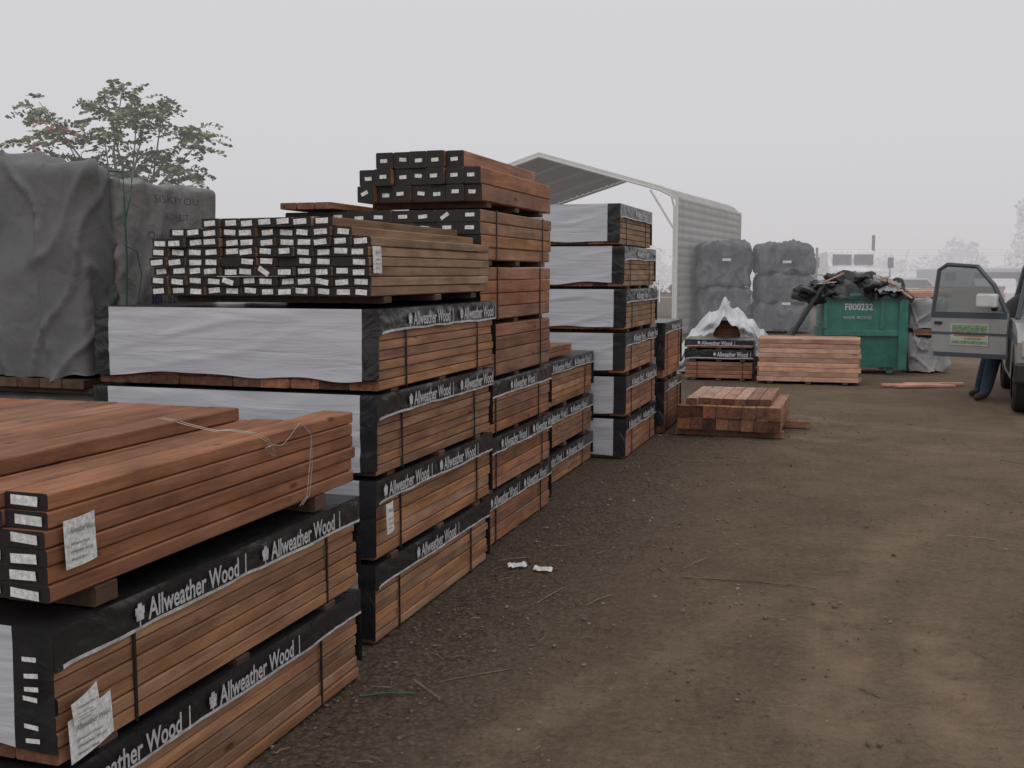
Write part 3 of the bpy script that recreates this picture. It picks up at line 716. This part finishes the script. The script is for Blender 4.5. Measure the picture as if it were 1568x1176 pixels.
me.polygons.foreach_set('use_smooth',[True]*len(F))
g=bpy.data.objects.new('ground',me); scn.collection.objects.link(g)
m,nt,b=newmat('dirt'); L=nt.links
tc=N(nt,'ShaderNodeTexCoord')
def noi(sc,det=6,rg=.6,dist=0,vec=None):
    n=N(nt,'ShaderNodeTexNoise'); n.inputs['Scale'].default_value=sc; n.inputs['Detail'].default_value=det; n.inputs['Roughness'].default_value=rg; n.inputs['Distortion'].default_value=dist
    L.new(vec or tc.outputs['Object'],n.inputs['Vector']); return n
def mix(a,b_,fac,mode='MIX'):
    x=N(nt,'ShaderNodeMix',data_type='RGBA',blend_type=mode)
    for sock,val in ((x.inputs[6],a),(x.inputs[7],b_)):
        if isinstance(val,tuple): sock.default_value=(*val,1)
        else: L.new(val,sock)
    if isinstance(fac,(int,float)): x.inputs[0].default_value=fac
    else: L.new(fac,x.inputs[0])
    return x.outputs[2]
def rmp(src,lo,hi):
    r=N(nt,'ShaderNodeMapRange'); r.inputs['From Min'].default_value=lo; r.inputs['From Max'].default_value=hi; L.new(src,r.inputs['Value']); return r.outputs[0]
def mth(op,a,b_=None):
    x=N(nt,'ShaderNodeMath',operation=op)
    for i,val in enumerate((a,b_)):
        if val is None: continue
        if isinstance(val,(int,float)): x.inputs[i].default_value=val
        else: L.new(val,x.inputs[i])
    return x.outputs[0]
n1=noi(.8,4,.55,.5); n2=noi(3.2,6,.72); n3=noi(26,5,.78); n4=noi(120,2,.7)
col=mix((.122,.083,.055),(.262,.187,.127),rmp(n1.outputs['Fac'],.36,.64))
col=mix(col,mix((.085,.058,.039),(.32,.233,.162),rmp(n2.outputs['Fac'],.32,.70)),.42)
col=mix(col,mix((.045,.031,.022),(.33,.250,.180),rmp(n3.outputs['Fac'],.36,.68)),.34)
col=mix(col,mix((.03,.021,.015),(.38,.30,.23),rmp(n4.outputs['Fac'],.3,.75)),.20)
dot=N(nt,'ShaderNodeVectorMath',operation='DOT_PRODUCT'); L.new(tc.outputs['Object'],dot.inputs[0]); dot.inputs[1].default_value=tuple(LV)
gv=rmp(mth('ADD',dot.outputs['Value'],mth('MULTIPLY',n1.outputs['Fac'],1.8)),1.6,2.7)
vo=N(nt,'ShaderNodeTexVoronoi'); vo.inputs['Scale'].default_value=42; L.new(tc.outputs['Object'],vo.inputs['Vector'])
gcol=mix((.055,.042,.033),(.20,.158,.125),vo.outputs['Color'])
gcol=mix(gcol,(.025,.019,.015),rmp(vo.outputs['Distance'],.35,.75))
col=mix(col,gcol,mth('MULTIPLY',gv,.58))
at=N(nt,'ShaderNodeAttribute',attribute_name='track')
col=mix(col,(.33,.247,.175),mth('MULTIPLY',at.outputs['Fac'],mth('MULTIPLY',rmp(n2.outputs['Fac'],.3,.75),.9)))
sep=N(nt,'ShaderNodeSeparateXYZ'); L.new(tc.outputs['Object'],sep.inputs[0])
col=mix(col,(.28,.245,.215),mth('MULTIPLY',rmp(sep.outputs['Y'],14,50),.75))  # painted haze: dirt colour pales with distance
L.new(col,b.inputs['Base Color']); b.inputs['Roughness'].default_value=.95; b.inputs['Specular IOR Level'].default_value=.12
hgt=mth('SUBTRACT',n3.outputs['Fac'],mth('MULTIPLY',mth('MULTIPLY',vo.outputs['Distance'],gv),.5))
bp=N(nt,'ShaderNodeBump'); bp.inputs['Strength'].default_value=1.0; bp.inputs['Distance'].default_value=.028; L.new(hgt,bp.inputs['Height']); L.new(bp.outputs['Normal'],b.inputs['Normal'])
me.materials.append(m)
rr=random.Random(21); mb=MB()
ico=[(0,0,1),(.89,0,.45),(.28,.85,.45),(-.72,.53,.45),(-.72,-.53,.45),(.28,-.85,.45),(.72,.53,-.45),(-.28,.85,-.45),(-.89,0,-.45),(-.28,-.85,-.45),(.72,-.53,-.45),(0,0,-1)]
icf=[(0,1,2),(0,2,3),(0,3,4),(0,4,5),(0,5,1),(1,6,2),(2,7,3),(3,8,4),(4,9,5),(5,10,1),(6,7,2),(7,8,3),(8,9,4),(9,10,5),(10,6,1),(11,7,6),(11,8,7),(11,9,8),(11,10,9),(11,6,10)]
for k in range(7000):
    u=rr.uniform(2,14)
    v=2.2-abs(rr.gauss(0,.9)) if rr.random()<.7 else rr.uniform(-5,2)
    if v>2.0: continue
    p=UV(u,v); r=min(.014,.003+rr.expovariate(1/.0024)); i=len(mb.v); t=rr.random(); a=rr.uniform(0,6.28); e=rr.uniform(.6,1.3)
    for q in ico:
        j=rr.uniform(.8,1.2); x=q[0]*r*e*j; y=q[1]*r*j; mb.v.append((p.x+x*math.cos(a)-y*math.sin(a),p.y+x*math.sin(a)+y*math.cos(a),.004+r*.25+q[2]*r*.6*j)); mb.t.append(t)
    for f in icf: mb.f.append(tuple(i+x for x in f)); mb.m.append(0)
m,nt,b=newmat('stone'); at=N(nt,'ShaderNodeAttribute',attribute_name='tint'); r=ramp(nt,[(0,(.08,.058,.043)),(.7,(.18,.137,.103)),(.95,(.26,.215,.175)),(1,(.34,.31,.28))]); nt.links.new(at.outputs['Fac'],r.inputs['Fac']); nt.links.new(r.outputs[0],b.inputs['Base Color']); b.inputs['Roughness'].default_value=.9
mb.obj('gravel',[m])
mb=MB()
for k in range(200):
    u=rr.uniform(3,13); v=rr.uniform(-3.5,1.8) if rr.random()<.4 else 1.9-abs(rr.gauss(0,.5)); p=UV(u,v); a=rr.uniform(0,6.28); l=rr.uniform(.02,.12) if rr.random()<.87 else rr.uniform(.2,.35)
    d=Vector((math.cos(a),math.sin(a),0)); mb.tube([p+Vector((0,0,.012)),p+d*l*.5+Vector((rr.uniform(-.01,.01),rr.uniform(-.01,.01),.016)),p+d*l+Vector((0,0,.010))],rr.uniform(.0015,.0035),4,t=rr.random())
p=UV(4.0,1.72); mb.tube([p+Vector((0,0,.02)),p+Vector((.12,-.22,.03))],.006,5,t=.5)
mb.tube([(.95,5.9,.012),(1.3,5.82,.014),(1.65,5.68,.012)],.004,4,t=.3)
mb.obj('wood_debris',[wood('debris_wood',(.12,.08,.05),(.34,.25,.17))])
mb=MB()
for (x,y,a) in ((-.02,6.08,.2),(.12,6.02,-.3)):
    def fn(u,v): return (x+(u*math.cos(a)-v*.3*math.sin(a))*.11,y+(u*math.sin(a)+v*.5*math.cos(a))*.11,.018+.012*nz(u*5,v*5,a)+.01*v)
    mb.grid(fn,8,5)
mb.obj('paper_scrap',['label'],smooth=True)
mb=MB(); p=UV(3.85,1.78); mb.tube([p+Vector((-.1,-.02,.01)),p+Vector((0,0,.015)),p+Vector((.12,.01,.01))],.004,5); mb.obj('green_strap_scrap',['green'])
# ================= light
w=bpy.data.worlds.new('World'); scn.world=w; w.use_nodes=True; nt=w.node_tree; nt.nodes.clear()
out=N(nt,'ShaderNodeOutputWorld'); bg1=N(nt,'ShaderNodeBackground'); bg2=N(nt,'ShaderNodeBackground'); mx=N(nt,'ShaderNodeMixShader')
sky=N(nt,'ShaderNodeTexSky'); sky.sky_type='NISHITA'; sky.sun_disc=False; sky.sun_elevation=math.radians(45); sky.sun_rotation=math.radians(200)
nt.links.new(sky.outputs[0],bg1.inputs[0]); bg1.inputs[1].default_value=.1
tc=N(nt,'ShaderNodeTexCoord'); sp=N(nt,'ShaderNodeSeparateXYZ'); nt.links.new(tc.outputs['Generated'],sp.inputs[0])
r=ramp(nt,[(0,(.595,.575,.595)),(.12,(.655,.64,.655)),(.35,(.70,.69,.70)),(1,(.76,.755,.77))]); nt.links.new(sp.outputs['Z'],r.inputs[0]); nt.links.new(r.outputs[0],bg2.inputs[0]); bg2.inputs[1].default_value=1
mx.inputs[0].default_value=.95; nt.links.new(bg1.outputs[0],mx.inputs[1]); nt.links.new(bg2.outputs[0],mx.inputs[2]); nt.links.new(mx.outputs[0],out.inputs[0])
sd=bpy.data.lights.new('sun','SUN'); sd.energy=.5; sd.angle=math.radians(35); sd.color=(1,.96,.91); so=bpy.data.objects.new('sun',sd); scn.collection.objects.link(so)
el=math.radians(45); az=math.radians(200)
dirv=Vector((math.sin(az)*math.cos(el),math.cos(az)*math.cos(el),math.sin(el)))
so.rotation_euler=dirv.to_track_quat('Z','Y').to_euler(); so.location=dirv*30
cd=bpy.data.cameras.new('camera'); cam=bpy.data.objects.new('camera',cd); scn.collection.objects.link(cam); scn.camera=cam
cd.sensor_width=36; cd.lens=1650/1568*36; cd.clip_end=2000; cd.clip_start=.05
cam.location=(0,0,1.7); cam.rotation_euler=(math.pi/2-math.atan(168/1650),0,0)
